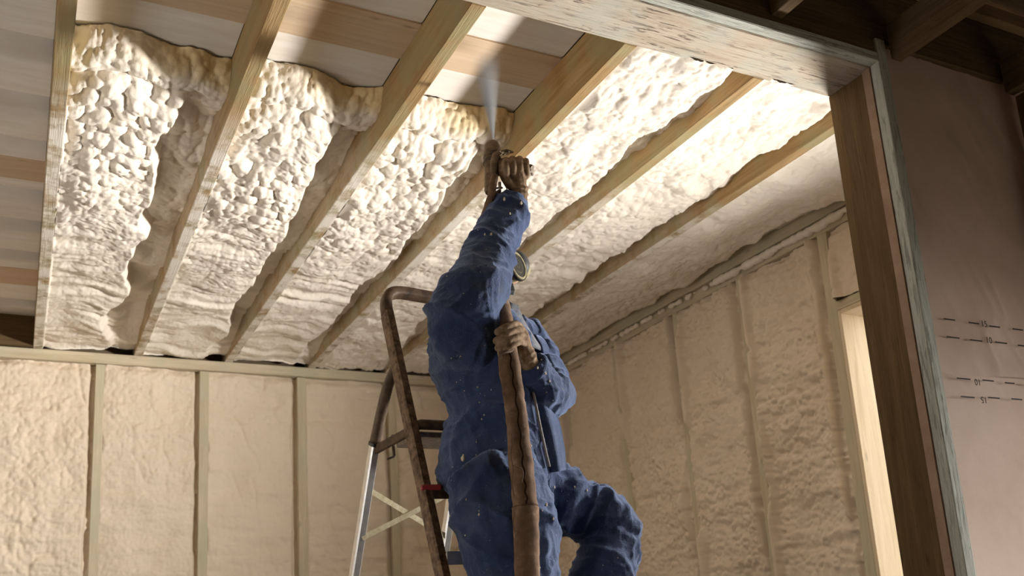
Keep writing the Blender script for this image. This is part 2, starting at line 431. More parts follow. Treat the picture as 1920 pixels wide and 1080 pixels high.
def ceiling_foam(x0, x1, seed, front, label, recess=.10, rw=.07):
    xs = np.linspace(x0+.001, x1-.001, 104)
    ye = YB-.018
    if front:
        # smooth section of the leading edge: a roll, a crease, the full lift; resampled by arc length
        sf = np.linspace(0, ye-3.30, 9000)
        lip0 = .095*np.sqrt(np.clip(1-((sf-.078)/.078)**2, 0, 1))
        q2 = np.clip((sf-.105)/.16, 0, 1)
        bod0 = np.sqrt(1-(1-q2)**2)*(.128+.05*sstep(.1, 1.0, sf))
        t0 = np.maximum(lip0, bod0)
        arc = np.concatenate([[0], np.cumsum(np.hypot(np.diff(sf), np.diff(t0)))])
        ta = spaced(0, arc[-1], .0048, .0078)
        sk = np.interp(ta, arc, sf); tk = np.interp(ta, arc, t0)
        ks = np.hanning(9); ks /= ks.sum()
        ts_, ss_ = np.gradient(np.convolve(np.pad(tk, 4, 'edge'), ks, 'valid')), np.gradient(np.convolve(np.pad(sk, 4, 'edge'), ks, 'valid'))
        ln = np.hypot(ts_, ss_)+1e-9; n_s, n_t = -ts_/ln, ss_/ln
    else:
        sk = spaced(0, ye-(YH1-.02), .0052, .0078); ta = sk; tk = np.full_like(sk, .178); n_s, n_t = np.zeros_like(sk), np.ones_like(sk)
    X, T = np.meshgrid(xs, ta, indexing='ij'); S = np.broadcast_to(sk, X.shape)
    u = (X-x0)/(x1-x0); dr = x1-X; dl = X-x0
    yf = (3.335+.11*(fbm(xs*4.5, xs*0, seed)-.5))[:, None] if front else YH1-.02
    Y = yf+S
    wn = .018
    Xw = X+wn*(fbm(X*7, T*7, seed+70)-.5)*2; Tw = T+wn*(fbm(X*7, T*7, seed+71)-.5)*2
    big = bubbles(Xw, Tw, .054, seed+1, .9, 1.1); mid = bubbles(Xw, Tw, .031, seed+3); sm = bubbles(Xw, Tw, .018, seed+5)
    lump = fbm(X*5, Y*3.2, seed+9, 3)-.5
    rip = fbm(X*2.0, Y*11+2.5*vnoise(X*4, Y*2, seed+12), seed+14, 2)-.5
    nb = .35+.65*sstep(.32, .55, fbm(X*3.3, Y*3.3, seed+21, 2))
    if front:
        wb = 1-sstep(.65, 1.7, S); wm = 1-sstep(1.2, 2.6, S)*.7
        onlip = sstep(.17, .13, S)
        det = (.046*wb*nb*big+.012*wm*mid*(1.25-.5*nb)+.005*sm)*(1-onlip)+onlip*(.016*big+.014*mid+.006*sm)
        low = .05*lump*sstep(.05, .3, S)+.055*rip*sstep(.9, 1.6, S)
    else:
        det = .014*big*nb+.010*mid+.004*sm
        low = .062*lump+.030*rip
    # cross profile: fuller on the left, ragged and recessed towards the rafter on the right
    w = rw*(.55+1.3*fbm(X*0+3.3, Y*2.3, seed+31, 3))+.034*(fbm(X*9, Y*9, seed+33)-.5)
    ed = sstep(w+.022, w-.012, dr)
    ed = ed*(1-.75*sstep(6.15, 6.5, Y))
    if front: ed = ed*sstep(.10, .30, S)
    low = low-recess*ed*(.75+.5*vnoise(X*6, Y*5, seed+35))
    det = det*(1-.35*ed)
    th = tk+low+det*n_t
    cap = (.206 if front else .199)+.004*(vnoise(X*20, Y*20, seed+61)-.5)+.05*sstep(.0, .11, dl)
    th = np.minimum(th, cap)
    Y = np.minimum(Y+det*n_s, ye)
    edge = .203*np.exp(-(dl/.012)**2)
    if front:
        th = np.maximum(np.maximum(th, 0), edge*sstep(.1, .3, S))
        fresh = (1-sstep(.01, .075, S+.05*(fbm(X*14, T*14, seed+8)-.5)))*.6*sstep(.2, .65, u)  # fresh foam's yellow, painted only towards the bay's shaded right side
    else:
        th = np.clip(np.maximum(th, edge), .02, .245); fresh = np.zeros_like(X)
    Z = ZD-.0065-np.maximum(th-.012, 0)
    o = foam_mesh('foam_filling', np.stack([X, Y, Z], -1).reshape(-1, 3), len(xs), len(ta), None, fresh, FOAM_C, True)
    tag(o, label, 'spray foam', 'foam between the rafters')
    return o
BAYS = [(.083, .639), (.694, 1.235), (1.29, 1.83), (1.885, 2.415), (2.47, 2.995), (3.05, 3.625)]
CL = ['lumpy cream foam filling the first ceiling bay beside the empty one',
      'bubbly cream foam in the ceiling bay between the second and third rafters',
      'foam in the bay being sprayed, its fresh edge left of the gun',
      'bright white foam strip running under the header, right of the gun',
      'long foam strip in the bay behind the right part of the header',
      'smooth white foam in the last ceiling bay against the right wall']
for i, (a, b_) in enumerate(BAYS):
    ceiling_foam(a, b_, 100+57*i, i < 3, CL[i], recess=(.10, .09, .08, .075, .07, .06)[i], rw=(.15, .085, .07, .085, .07, .045)[i])

def wall_foam(axis, a0, a1, z0, z1, seed, label, group, base=-.012, amp=1.0, gap=.02, gap_d=.03, bead=0.0):
    """axis 'x': back wall, spans x, bulges to -y.  axis 'y': right wall, spans y, bulges to -x"""
    n = max(20, int((a1-a0)/.0075)); us = np.linspace(a0, a1, n)
    lo = min(max(1.75, z0), z1)
    zs = np.concatenate([np.arange(z0, lo, .03), np.arange(lo, z1, .0085), [z1]]) if lo > z0 else np.concatenate([np.arange(z0, z1, .0085), [z1]])
    U, Zz = np.meshgrid(us, zs, indexing='ij')
    dl = U-a0; dr = a1-U
    Uw = U+.02*(fbm(U*9, Zz*9, seed+70)-.5); Zw = Zz+.02*(fbm(U*9, Zz*9, seed+71)-.5)
    h = base+.065*(fbm(U*3, Zz*2.2, seed, 3)-.5)+.030*(fbm(U*2.5, Zz*13, seed+3, 2)-.5)
    k = sstep(.3, .65, fbm(U*4, Zz*3, seed+5, 2))
    h = h+amp*(.011*bubbles(Uw, Zw, .036, seed+11, 1.0, .9)*k+.009*bubbles(Uw, Zw, .022, seed+13, 1.1, .8)+.010*(fbm(Uw*9, Zw*26, seed+15, 2)-.5))
    ridge = np.abs(fbm(U*5+Zz*1.5, Zz*3.5-U*1.0, seed+17, 2)-.5)
    h = h-.010*np.exp(-(ridge/.05)**2)*sstep(.5, .7, fbm(U*2, Zz*2, seed+19, 2))
    # gap beside the stud that shows as a dark line, other side feathered on to the stud
    dg = dr if axis == 'x' else dr
    wv = gap*(.5+1.0*fbm(U*0, Zz*3, seed+23, 3))
    e = sstep(wv+.012, wv-.006, dl if axis == 'y' else dr)
    h = h-gap_d*e
    if bead > 0:
        c = .035+.012*(vnoise(U*0, Zz*5, seed+29)-.5)
        h = h+bead*np.exp(-((dr-c)/.020)**2)*sstep(.42, .55, fbm(U*0+.5, Zz*1.6, seed+27, 2))*(1+.25*bubbles(U, Zz, .05, seed+2))
        h = h+.7*bead*np.exp(-((dl-c-.02)/.022)**2)*sstep(.45, .6, fbm(U*0+.9, Zz*1.3, seed+37, 2))
    h = h-.03*sstep(.05, .0, z1-Zz)*vnoise(U*12, Zz*0, seed+50)
    h = np.minimum(h, -.001+.07*sstep(.0, .04, np.minimum(dl, dr)))
    h = np.clip(h, -.06, .06)
    if axis == 'x':
        V = np.stack([U, YB-h, Zz], -1); fl = False
    else:
        V = np.stack([XR-h, U, Zz], -1); fl = True
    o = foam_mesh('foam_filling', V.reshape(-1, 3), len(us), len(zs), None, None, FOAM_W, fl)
    tag(o, label, 'spray foam', group)
    return o
BS = [(-1.60, -1.545), (-.93, -.875), (-.262, -.20), (.405, .462), (1.07, 1.132), (1.749, 1.815), (2.44, 2.50), (3.12, 3.18)]
SL = ['back wall stud out of sight near the left wall', 'back wall stud left of the picture', 'back wall stud just left of the picture edge',
      'leftmost visible stud of the back wall, dark gap along its left side', 'second stud from the left on the back wall',
      'third stud from the left on the back wall', 'back wall stud seen behind the ladder cross brace', 'back wall stud hidden behind the worker']
for (a, b_), lb in zip(BS, SL):
    o = timber('stud', a, b_, YB, YB+.13, 0, ZB-.075, W_STUD); tag(o, lb, 'stud', 'back wall studs')
BL = ['', 'foam panel of the back wall next to the left wall', 'foam panel of the back wall left of the picture', 'rippled foam panel at the left edge of the back wall',
      'foam panel between the first and second visible back wall studs', 'foam panel between the second and third visible back wall studs',
      'smooth foam panel behind the left rail of the ladder', 'foam panel behind the worker on the back wall', 'foam panel in the far right corner of the back wall']
ends = [b_ for a, b_ in BS[:-1]]; starts = [a for a, b_ in BS[1:]]
for i, (a, b_) in enumerate(list(zip(ends, starts))+[(BS[-1][1], XR+.02)]):
    wall_foam('x', a, b_, 0, ZB-.075, 700+31*i, BL[i+1], 'back wall foam', amp=(1.3 if i < 3 else 1.0)*(1 if i < 4 else .6), gap=.030, gap_d=.05)
# right wall
RS = [(3.365, 3.43), (4.03, 4.085), (4.66, 4.71), (5.335, 5.39), (6.05, 6.10)]
RL = ['pale greenish stud beside the window opening', 'right wall stud one bay from the window', 'right wall stud two bays from the window', 'right wall stud three bays from the window', 'right wall stud nearest the far corner']
for (a, b_), lb in zip(RS, RL):
    o = timber('stud', XR, XR+.14, a, b_, 0, ZB-.075, W_STUD); tag(o, lb, 'stud', 'right wall studs')
pairs = [(3.43, 4.03), (4.085, 4.66), (4.71, 5.335), (5.39, 6.05), (6.10, YB-.012)]
RFL = ['foam panel of the right wall nearest the window', 'second foam panel of the right wall from the window', 'third foam panel of the right wall from the window', 'fourth foam panel of the right wall from the window', 'last foam panel of the right wall by the far corner']
for i, (a, b_) in enumerate(pairs):
    wall_foam('y', a, b_, 0, ZB-.078, 1200+41*i, RFL[i], 'right wall foam', base=-.020, amp=2.3, gap=.030, gap_d=.030, bead=.06)
wall_foam('y', WY0-.02, 3.36, CAMZ+1.57, ZB-.078, 1500, 'small foam panel above the window head', 'right wall foam', base=-.01, amp=1.0, gap=.01, bead=.04)
# foam squeezed out under the edge rafter
bm = bmesh.new(); rnd = random.Random(4)
y = 2.5
while y < 6.6:
    r = rnd.uniform(.014, .034)*(1 if y < 4.4 else .7)
    if rnd.random() < (.97 if y < 4.2 else .6):
        ball_bm((XR-.01-rnd.uniform(0, .012), y, ZB-.018-r*.55), (r*.9, r*1.15, r*.85), bm, 2)
    y += r*rnd.uniform(.75, 1.15)
me = remesh(bm, .006, 2)
me.attributes.new('fresh', 'FLOAT', 'POINT')
o = put('foam_bead', me, FOAM_C, None, True); tag(o, 'knobbly white foam bead squeezed out below the edge rafter', 'spray foam')

# ------------------------------------------------------------------ window
wn = empty('window_1', (XR, WY1, WZ0), 'bright timber lined window opening in the right wall', 'window', kind='structure')
timber('jamb_board', XR-.002, XR+.22, WY1-.022, WY1-.0, WZ0, WZ1, W_FRAME, wn)
timber('jamb_board', XR-.002, XR+.22, WY0, WY0+.022, WZ0, WZ1, W_FRAME, wn)
timber('head_board', XR-.002, XR+.22, WY0+.022, WY1-.022, WZ1-.022, WZ1, W_FRAME, wn)
timber('sill_board', XR-.002, XR+.22, WY0+.022, WY1-.022, WZ0, WZ0+.022, W_FRAME, wn)
timber('head_timber', XR-.004, XR+.10, WY0-.02, WY1, WZ1, WZ1+.05, W_STUD, wn)
m_strip = simple('white_membrane_edge', (.8, .8, .8), .6)
timber('membrane_edge', XR+.18, XR+.225, WY1-.028, WY1-.022, WZ0, WZ1-.02, m_strip, wn, 0)
mg, nt, b = new_mat('window_glass'); b.inputs['Transmission Weight'].default_value = 1; b.inputs['Roughness'].default_value = .0; b.inputs['IOR'].default_value = 1.02
slab('pane', XR+.20, XR+.204, WY0+.022, WY1-.03, WZ0+.022, WZ1-.022, mg, wn)

# ------------------------------------------------------------------ partition: header, post, membrane wall
o = timber('header_beam', -2.1, 3.2, YH0, YH1, ZB, ZD+.02, W_HEAD, bev=.004); tag(o, 'wide rough sawn header beam across the top of the opening, lit from below', 'beam')
o = timber('header_batten', -2.1, 2.80, 2.203, 2.246, ZB, ZB+.040, W_PALE); tag(o, 'pale batten along the camera side lower edge of the header beam', 'batten')
o = timber('post', 2.80, 2.85, YH0, YH1, 0, ZB, W_POST, bev=.004); tag(o, 'dark brown wooden post on the right side of the opening', 'post')
m_pink = simple('brown_membrane', (.27, .17, .11), .8, 0, 9, (.35, .235, .165), .1)
slab_o = timber('membrane_edge_strip', 2.792, 2.80, 2.246, 2.282, 0, ZB-.002, m_pink, bev=0); tag(slab_o, 'thin reddish membrane edge folded over the side of the post', 'membrane')
o = timber('post_batten', 2.797, 2.846, 2.200, 2.2455, 0, ZB+.10, W_PALE); tag(o, 'rough greenish white batten running up the front of the post', 'batten')

# membrane wall facing the camera
mw, nt, b = new_mat('brown_wall_membrane')
geo = N(nt, 'ShaderNodeNewGeometry'); pz = geo.outputs['Position']
n1 = noise(nt, pz, 3.0, 5, .6); n2 = noise(nt, mapping(nt, pz, (60, 60, 300)), 1, 2)
c = ramp(nt, n1, [(.3, (.47, .335, .255)), (.7, (.60, .455, .365))])
c = mix(nt, math_n(nt, 'MULTIPLY', n2, .25), c, (.40, .28, .21))
nt.links.new(c, b.inputs['Base Color']); b.inputs['Roughness'].default_value = .75
wp = empty('wall_partition', (3.6, 2.245, 0), 'wall of brown membrane sheets with printed dash marks', 'wall', kind='structure')
def membrane(name, z0, z1, yoff, seed, droop=False):
    xs = np.linspace(2.80, 4.6, 190); zs = np.linspace(z0, z1, max(20, int((z1-z0)/.012)))
    X, Zq = np.meshgrid(xs, zs, indexing='ij')
    # creases running down and to the right from the upper fixing
    q = (X-2.85)*1.0+(Zq-3.2)*.55
    cre = fbm(q*9, (X-2.85)*2.2-(Zq-3.2)*1.0, seed, 2)
    Yq = 2.2445-yoff-.007*(1-np.abs(2*cre-1))**4*sstep(.9, 1.3, Zq-1.2)-.010*fbm(X*3, Zq*3, seed+5)
    if droop: Yq = Yq-.014*sstep(.10, .0, Zq-z0)*sstep(3.0, 3.35, X)
    Zb = Zq-(sstep(.05, 0, Zq-z0)*.004*np.sin(X*9) if droop else 0)
    me = np_mesh(name, np.stack([X, Yq, Zb], -1).reshape(-1, 3), grid_faces(len(xs), len(zs), False))
    return put(name, me, mw, wp, True)
membrane('membrane_sheet', CAMZ+.826, ZB+.09, .006, 3, True)
membrane('membrane_sheet', 0, CAMZ+.86, 0, 8)
m_ink = simple('ink', (.035, .025, .022), .8)
def dash(x0, x1, z): 
    o = slab('printed_dash', x0, x1, 2.2150, 2.2160, CAMZ+z-.0024, CAMZ+z+.0024, m_ink, wp)
for x0, x1, z in ((2.925, 2.984, 1.0245), (3.057, 3.112, 1.023), (3.168, 3.227, 1.020), (3.300, 3.359, 1.021), (2.923, 2.99, .957), (3.046, 3.113, .956), (3.184, 3.25, .959), (3.311, 3.366, .957),
                  (2.938, 3.009, .804), (3.074, 3.135, .806), (3.196, 3.249, .804), (3.311, 3.37, .805), (2.943, 3.014, .737), (3.086, 3.15, .742), (3.215, 3.275, .744), (3.43, 3.49, 1.02), (3.44, 3.5, .957), (3.44, 3.5, .805)):
    dash(x0, x1, z)
def ptext(body, x, z, flip):
    cu = bpy.data.curves.new('printed_number', 'FONT'); cu.body = body; cu.size = .034; cu.align_x = 'CENTER'; cu.align_y = 'CENTER'; cu.extrude = .0004
    o = bpy.data.objects.new('tmp', cu); COL.objects.link(o)
    me = bpy.data.meshes.new_from_object(o.evaluated_get(bpy.context.evaluated_depsgraph_get())); bpy.data.objects.remove(o)
    me.materials.clear()
    ob = put('printed_number', me, m_ink)
    R = Matrix.Rotation(math.pi/2, 4, 'X') @ (Matrix.Rotation(math.pi, 4, 'Z') if flip else Matrix.Identity(4))
    ob.matrix_world = Matrix.Translation((x, 2.2150, CAMZ+z)) @ R
    ob.parent = wp; ob.matrix_parent_inverse = Matrix.Translation(wp.location).inverted()
ptext('15', 3.140, 1.024, False); ptext('10', 3.150, .962, False); ptext('10', 3.045, .797, True); ptext('15', 3.062, .732, True)

# timbers of the near room
o = timber('fascia_board', -2.1, 4.6, 2.2465, 2.2485, ZB+.042, ZB+.085, W_DARK, bev=0); bpy.data.objects.remove(o)
o = timber('fascia_board', -2.1, 4.6, 2.212, 2.244, ZB+.092, ZB+.36, W_DARK); tag(o, 'dark wide board above the header and the membrane wall', 'board')
o = timber('header_filler', -2.1, 2.795, 2.208, 2.246, ZB+.0402, ZB+.0915, W_DARK); tag(o, 'dark strip of timber between header batten and wide board', 'board')
o = timber('batten', -2.1, 4.6, 2.17, 2.2115, ZB+.345, ZB+.41, W_TAN); tag(o, 'tan batten along the top of the dark wide board', 'batten')
JX = [(-.85, 'ceiling joist left of and above the picture'), (-.15, 'ceiling joist above the left part of the picture'), (.5, 'ceiling joist above the middle of the picture'), (1.1, 'ceiling joist above the header middle'), (1.7, 'ceiling joist above the right half of the header'), (2.285, 'dark joist end above the header near the top edge'),
      (2.865, 'dark joist running up from the top of the post'), (3.52, 'dark joist at the right edge above the membrane wall'), (4.15, 'dark joist right of the picture')]
for x, lb in JX:
    z = ZB+.02 if x > 2.5 else ZB+.06
    o = timber('joist', x, x+.052, -2.24, 2.2 if x > 2.5 else 2.207, z, z+.15, W_DARK); tag(o, lb, 'joist', 'joists of the near room')
o = timber('upright_batten', 3.572, 3.63, 2.14, 2.196, 0, ZB+.015, W_DARK); tag(o, 'dark upright batten at the right edge below the joist', 'batten')
cn = empty('ceiling', (1, 0, ZB+.45), 'boarded ceiling over the near room', 'ceiling', kind='structure')
for k in range(24):
    timber('ceiling_board', -2.1, 4.7, -2.4+k*.192, -2.4+k*.192+.188, ZB+.42, ZB+.445, W_DARK, cn)
nr = empty('wall_right', (4.65, 0, 0), 'board wall with a doorway to the right of the near room', 'wall', kind='structure')
for a in ((2.02, 2.3, 0, ZB+.45), (-2.3, -.6, 0, ZB+.45), (-.6, 2.02, 2.3, ZB+.45)):
    slab('sheathing', 4.6, 4.7, a[0], a[1], a[2], a[3], m_sheath, nr)
tag(slab('wall_front', -2.2, 4.7, -2.35, -2.25, 0, ZB+.45, m_sheath), 'board wall closing the near room behind the viewer', 'wall', kind='structure')
tag(slab('wall_partition', 2.85, 4.6, 2.33, 2.36, 0, ZD, m_sheath), 'sheathing of the partition behind the membrane', 'wall', kind='structure')

# ------------------------------------------------------------------ step ladder
m_rust = simple('foam_stained_brown_paint', (.055, .032, .018), .7, 0, 38, (.24, .15, .085), .5)
m_rust2 = simple('dark_brown_paint', (.05, .03, .018), .6, 0, 25, (.13, .08, .045), .3)
m_alu = simple('worn_aluminium', (.62, .61, .60), .38, .85, 30, (.75, .73, .70), .1)
m_alud = simple('dirty_aluminium', (.30, .25, .20), .5, .6, 45, (.58, .54, .48), .2)
m_black = simple('black_plastic', (.02, .02, .022), .45)
m_red = simple('red_plastic', (.28, .03, .03), .5)
m_brace = simple('foam_dusted_brace', (.50, .42, .24), .8, 0, 40, (.70, .63, .45), .2)
FR_T, FR_B = P(726, 590, 3.30), P(830, 1080, 3.0)
def on_line(a, b, z):
    t = (z-a.z)/(b.z-a.z); return a+(b-a)*t
LW = .36                                                # width at the top; flares downwards
def rail(z, side):
    p = on_line(FR_T, FR_B, z)
    if side: p = p+Vector((LW+.03*(FR_T.z-z), 0.0, 0))
    return p
lad = empty('step_ladder', rail(0, 0)+Vector((.3, .5, 0)), 'foam stained aluminium step ladder with a raised handrail behind the worker', 'ladder')
RECT = [(-1, -1), (1, -1), (1, 1), (-1, 1)]
RC = [(-1, -.7), (-.7, -1), (.7, -1), (1, -.7), (1, .7), (.7, 1), (-.7, 1), (-1, .7)]
for sd in (0, 1):
    b0 = rail(0.02, sd); t0 = rail(FR_T.z, sd)
    from_bm('front_rail', tube_bm([b0, t0], [(.034, .018)]*2, bm=None, sect=RC, ref=(0, -1, .2)), m_rust, lad)
    from_bm('rubber_foot', tube_bm([rail(0, sd), rail(.05, sd)], [(.034, .02)]*2, sect=RC, ref=(0, -1, .2)), m_black, lad)
hp = [tuple(rail(FR_T.z, 0)), tuple(P(724, 566, 3.31)), tuple(P(731, 552, 3.32)), tuple(P(752, 549, 3.33)), tuple(P(800, 557, 3.34)), tuple(P(850, 565, 3.34)), tuple(P(890, 571, 3.33)), tuple(P(910, 590, 3.32)), tuple(rail(FR_T.z, 1))]
from_bm('handrail', tube_bm(catmull(hp, 5), (.025, .019), sect=RC, ref=(0, -1, .3)), m_rust2, lad, True)
# rear frame
rl = [P(741, 690, 3.29), P(728, 722, 3.33), P(716, 770, 3.38), P(703, 830, 3.43)]
RB = P(664, 1080, 3.64)
dR = (RB-rl[-1])/(RB.z-rl[-1].z)
rfoot = rl[-1]+dR*(0.0-rl[-1].z)
for sd in (0, 1):
    off = Vector((LW-.01, 0, 0))*sd
    fl = Vector((.06, 0, 0))*sd
    from_bm('rear_arm', tube_bm(catmull([tuple(p+off) for p in rl], 5), (.025, .017), sect=RC, ref=(0, -1, .3)), m_rust2, lad, True)
    lg = from_bm('rear_leg', tube_bm([rl[-1]+off, rfoot+off+fl], (.025, .016), sect=RC, ref=(0, -1, -.3)), m_alu, lad)
    from_bm('sleeve', tube_bm([rl[-1]+off-dR*.0, rl[-1]+off-dR*.012], (.028, .019), sect=RC, ref=(0, -1, -.3)), m_black, lg)
def rear(z, sd):
    p = rl[-1]+dR*(z-rl[-1].z)
    return p+Vector((LW-.01+.06*(rl[-1].z-z)/rl[-1].z, 0, 0))*sd
za, zb = P(704, 920, 3.5).z, P(692, 1010, 3.57).z
bar('cross_brace', rear(za, 0)+Vector((0, -.02, 0)), rear(zb, 1)+Vector((0, -.02, 0)), .004, .020, m_brace, lad, 0, up=Vector((0, -.3, 1)))
bar('cross_brace', rear(zb, 0)+Vector((0, -.026, 0)), rear(za, 1)+Vector((0, -.026, 0)), .004, .020, m_brace, lad, 0, up=Vector((0, -.3, 1)))
# platform and treads
zp = CAMZ+.765
pa, pb = rail(zp, 0), rail(zp, 1)
pl = bar('platform', (pa.x+.02, pa.y+.11, zp-.02), (pb.x-.02, pa.y+.11, zp-.02), .20, .022, m_alud, lad)
from_bm('platform_bar', tube_bm([Vector((pa.x-.0, pa.y-.005, zp)), Vector((pa.x+.03, pa.y-.02, zp+.008)), Vector((pb.x-.03, pb.y-.02, zp+.008)), Vector((pb.x, pb.y-.005, zp))], .019, seg=10), m_rust2, lad, True)
for sd in (0, 1):
    q = rear(zp-.03, sd)
    bar('platform_arm', (rail(zp-.012, sd).x, rail(zp, sd).y, zp-.010), (q.x, q.y, zp-.03), .016, .034, m_rust2, lad)
bar('latch', P(736, 815, 3.40), P(739, 856, 3.40), .012, .010, m_rust2, lad)
bar('latch', P(739, 856, 3.40), P(726, 861, 3.39), .012, .008, m_rust2, lad)
k = 0
for z in np.arange(zp-.232, .1, -.232):
    a, c = rail(z, 0), rail(z, 1)
    tr = bar('tread', (a.x+.012, a.y, z-.012), (c.x-.012, c.y, z-.012), .085, .024, m_rust2 if k == 0 else m_alud, lad, .004)
    bar('tread_lip', (a.x+.014, a.y-.040, z-.020), (c.x-.014, c.y-.040, z-.020), .006, .045, m_rust2 if k == 0 else m_alu, tr.parent, .001)
    bar('tread_mat', (a.x+.02, a.y, z+.001), (c.x-.02, c.y, z+.001), .078, .004, m_black, lad, 0)
    if k == 0:
        bar('end_cap', (a.x-.018, a.y-.012, z-.003), (a.x+.05, a.y-.030, z-.003), .05, .020, m_red, lad, .004)
    k += 1

# ------------------------------------------------------------------ worker
mc, nt, b = new_mat('blue_coverall')
tc = N(nt, 'ShaderNodeTexCoord'); v = tc.outputs['Object']
dust = noise(nt, v, 6, 6, .65); fine = noise(nt, v, 420, 2); spk = noise(nt, v, 210, 1, .4)
c = ramp(nt, noise(nt, v, 3, 3), [(.3, (.021, .034, .080)), (.7, (.033, .058, .140))])
c = mix(nt, math_n(nt, 'MULTIPLY', ramp(nt, dust, [(.45, (0, 0, 0)), (.75, (1, 1, 1))]), .35), c, (.13, .15, .19))
c = mix(nt, ramp(nt, noise(nt, v, 9, 3), [(.63, (0, 0, 0)), (.72, (.7, .7, .7))]), c, (.035, .04, .05))
c = mix(nt, ramp(nt, spk, [(.79, (0, 0, 0)), (.82, (.8, .8, .8))]), c, (.65, .62, .55))
nt.links.new(c, b.inputs['Base Color']); b.inputs['Roughness'].default_value = .85; b.inputs['Specular IOR Level'].default_value = .15
b.inputs['Sheen Weight'].default_value = .55; b.inputs['Sheen Roughness'].default_value = .45; b.inputs['Sheen Tint'].default_value = (.55, .68, 1, 1)  # bluish sheen stands in for rim light on the cloth
bump(nt, b, math_n(nt, 'ADD', math_n(nt, 'MULTIPLY', noise(nt, v, 38, 5, .6, 1.5), 1.0), math_n(nt, 'MULTIPLY', fine, .25)), .55, .008)
M_CLOTH = mc
M_GLOVE = simple('tan_work_glove', (.13, .082, .048), .95, 0, 42, (.29, .205, .135), .7, spec=.1)
M_SKIN = simple('skin', (.55, .32, .22), .5)
M_BOOT = simple('dusty_boot', (.10, .075, .05), .7, 0, 20, (.22, .17, .12), .3)
M_FOAMB = simple('dried_foam', (.80, .73, .60), .7, 0, 60, (.72, .62, .46), .3)
M_GREYC = simple('grey_dusted_collar', (.07, .08, .11), .9, 0, 40, (.22, .22, .22), .4)

per = empty('person', P(940, 1080, 2.9)-Vector((0, 0, .6)), 'person in dusty blue coveralls on the ladder, right arm raised with the spray gun', 'person')
FV = Vector((.966, -.26, 0))
bm = bmesh.new()
def limb(pts, n=4):
    A = catmull([(*P(u, v, y), *(r if hasattr(r, '__len__') else (r, r))) for u, v, y, r in pts], n)
    return [Vector(a[:3]) for a in A], [(a[3], a[4]) for a in A]
pth, rad = limb([(930, 935, 3.0, (.13, .14)), (928, 905, 3.0, (.185, .185)), (928, 850, 3.0, (.192, .195)), (926, 800, 3.0, (.170, .180)), (924, 765, 3.0, (.150, .168)), (914, 725, 3.0, (.165, .178)),
                 (904, 680, 3.0, (.178, .19)), (897, 635, 3.0, (.170, .20)), (903, 598, 3.0, (.125, .175)), (920, 572, 3.0, (.075, .10))])
tube_bm(pth, rad, 20, bm, ref=FV)
# shoulder + raised right arm
pth, rad = limb([(900, 660, 2.92, .12), (872, 605, 2.84, .128), (882, 560, 2.82, .116), (897, 530, 2.83, .102), (909, 500, 2.85, .081), (919, 470, 2.87, .085), (940, 435, 2.89, .080), (951, 402, 2.90, .079), (956, 384, 2.90, .068), (958, 370, 2.90, .05)])
tube_bm(pth, rad, 18, bm, ref=(1, 0, 0))
# left arm
pth, rad = limb([(935, 640, 3.10, .10), (975, 645, 3.17, .098), (1003, 680, 3.12, .088), (1024, 718, 3.02, .084), (1028, 742, 2.95, .082), (1016, 734, 2.88, .073), (1003, 708, 2.84, .063), (993, 684, 2.82, .050)])
tube_bm(pth, rad, 18, bm, ref=(1, 0, 0))
# standing right leg
KR = P(965, 1150, 2.86); z_r = rail(zp-.232*5, 0).z
AR = Vector((KR.x-.02, 2.83, z_r+.13))
pth, rad = limb([(918, 885, 2.93, (.165, .14)), (936, 930, 2.90, (.172, .15)), (950, 985, 2.88, (.170, .145)), (960, 1080, 2.87, (.146, .13)), (965, 1150, 2.86, (.125, .115))])
pth += [KR+(AR-KR)*.5+Vector((0, .01, 0)), AR]; rad += [(.105, .10), (.085, .085)]
tube_bm(pth, rad, 20, bm, ref=FV)
# raised left leg
z_l = rail(zp-.232*4, 0).z
AL = Vector((1.60, 2.88, z_l+.12))
pth, rad = limb([(975, 900, 3.06, (.12, .12)), (1040, 930, 3.05, (.115, .12)), (1095, 955, 3.03, (.110, .115)), (1140, 985, 3.00, (.108, .108)), (1143, 1025, 2.99, (.108, .105)), (1132, 1075, 2.99, (.112, .105)), (1105, 1150, 2.96, (.10, .10))])
pth += [AL]; rad += [(.08, .08)]
tube_bm(pth, rad, 18, bm, ref=(0, -1, 0))
# neck and head under the hood
HC = P(918, 496, 3.12)
tube_bm([P(920, 590, 3.02), P(915, 540, 3.06), HC], [.075, .068, .07], 14, bm, ref=(1, 0, 0))
me = remesh(bm, .008, 7)
# cloth folds
nv = len(me.vertices); co = np.empty(nv*3, np.float32); me.vertices.foreach_get('co', co); co = co.reshape(-1, 3).astype(float)
nor = np.empty(nv*3, np.float32); me.vertices.foreach_get('normal', nor); nor = nor.reshape(-1, 3).astype(float)
def seg_w(a, b_, r):
    a = np.array(a); d = np.array(b_)-a; t = np.clip(((co-a)@d)/(d@d), 0, 1); dist = np.linalg.norm(co-a-t[:, None]*d, axis=1)
    return np.clip(1.35-dist/r, 0, 1), t
def ridged(p, s): return 1-np.abs(2*vnoise3(p, s)-1)
disp = np.zeros(nv)
# general drape: long diagonal folds over torso and hips
for ang, k1, k2, am, sd in ((.9, 11, 3.0, .016, 3), (-.6, 13, 3.5, .012, 9), (1.45, 24, 6, .006, 15), (.2, 34, 9, .005, 19), (-1.1, 40, 8, .004, 23)):
    ca, sa = math.cos(ang), math.sin(ang)
    q = np.stack([(co[:, 0]*ca+co[:, 2]*sa)*k1, (-co[:, 0]*sa+co[:, 2]*ca)*k2, co[:, 1]*5], 1)
    q = q+.8*(vnoise3(co*6, sd+77)[:, None]-.5)
    disp += am*(ridged(q, sd)**3-.3)
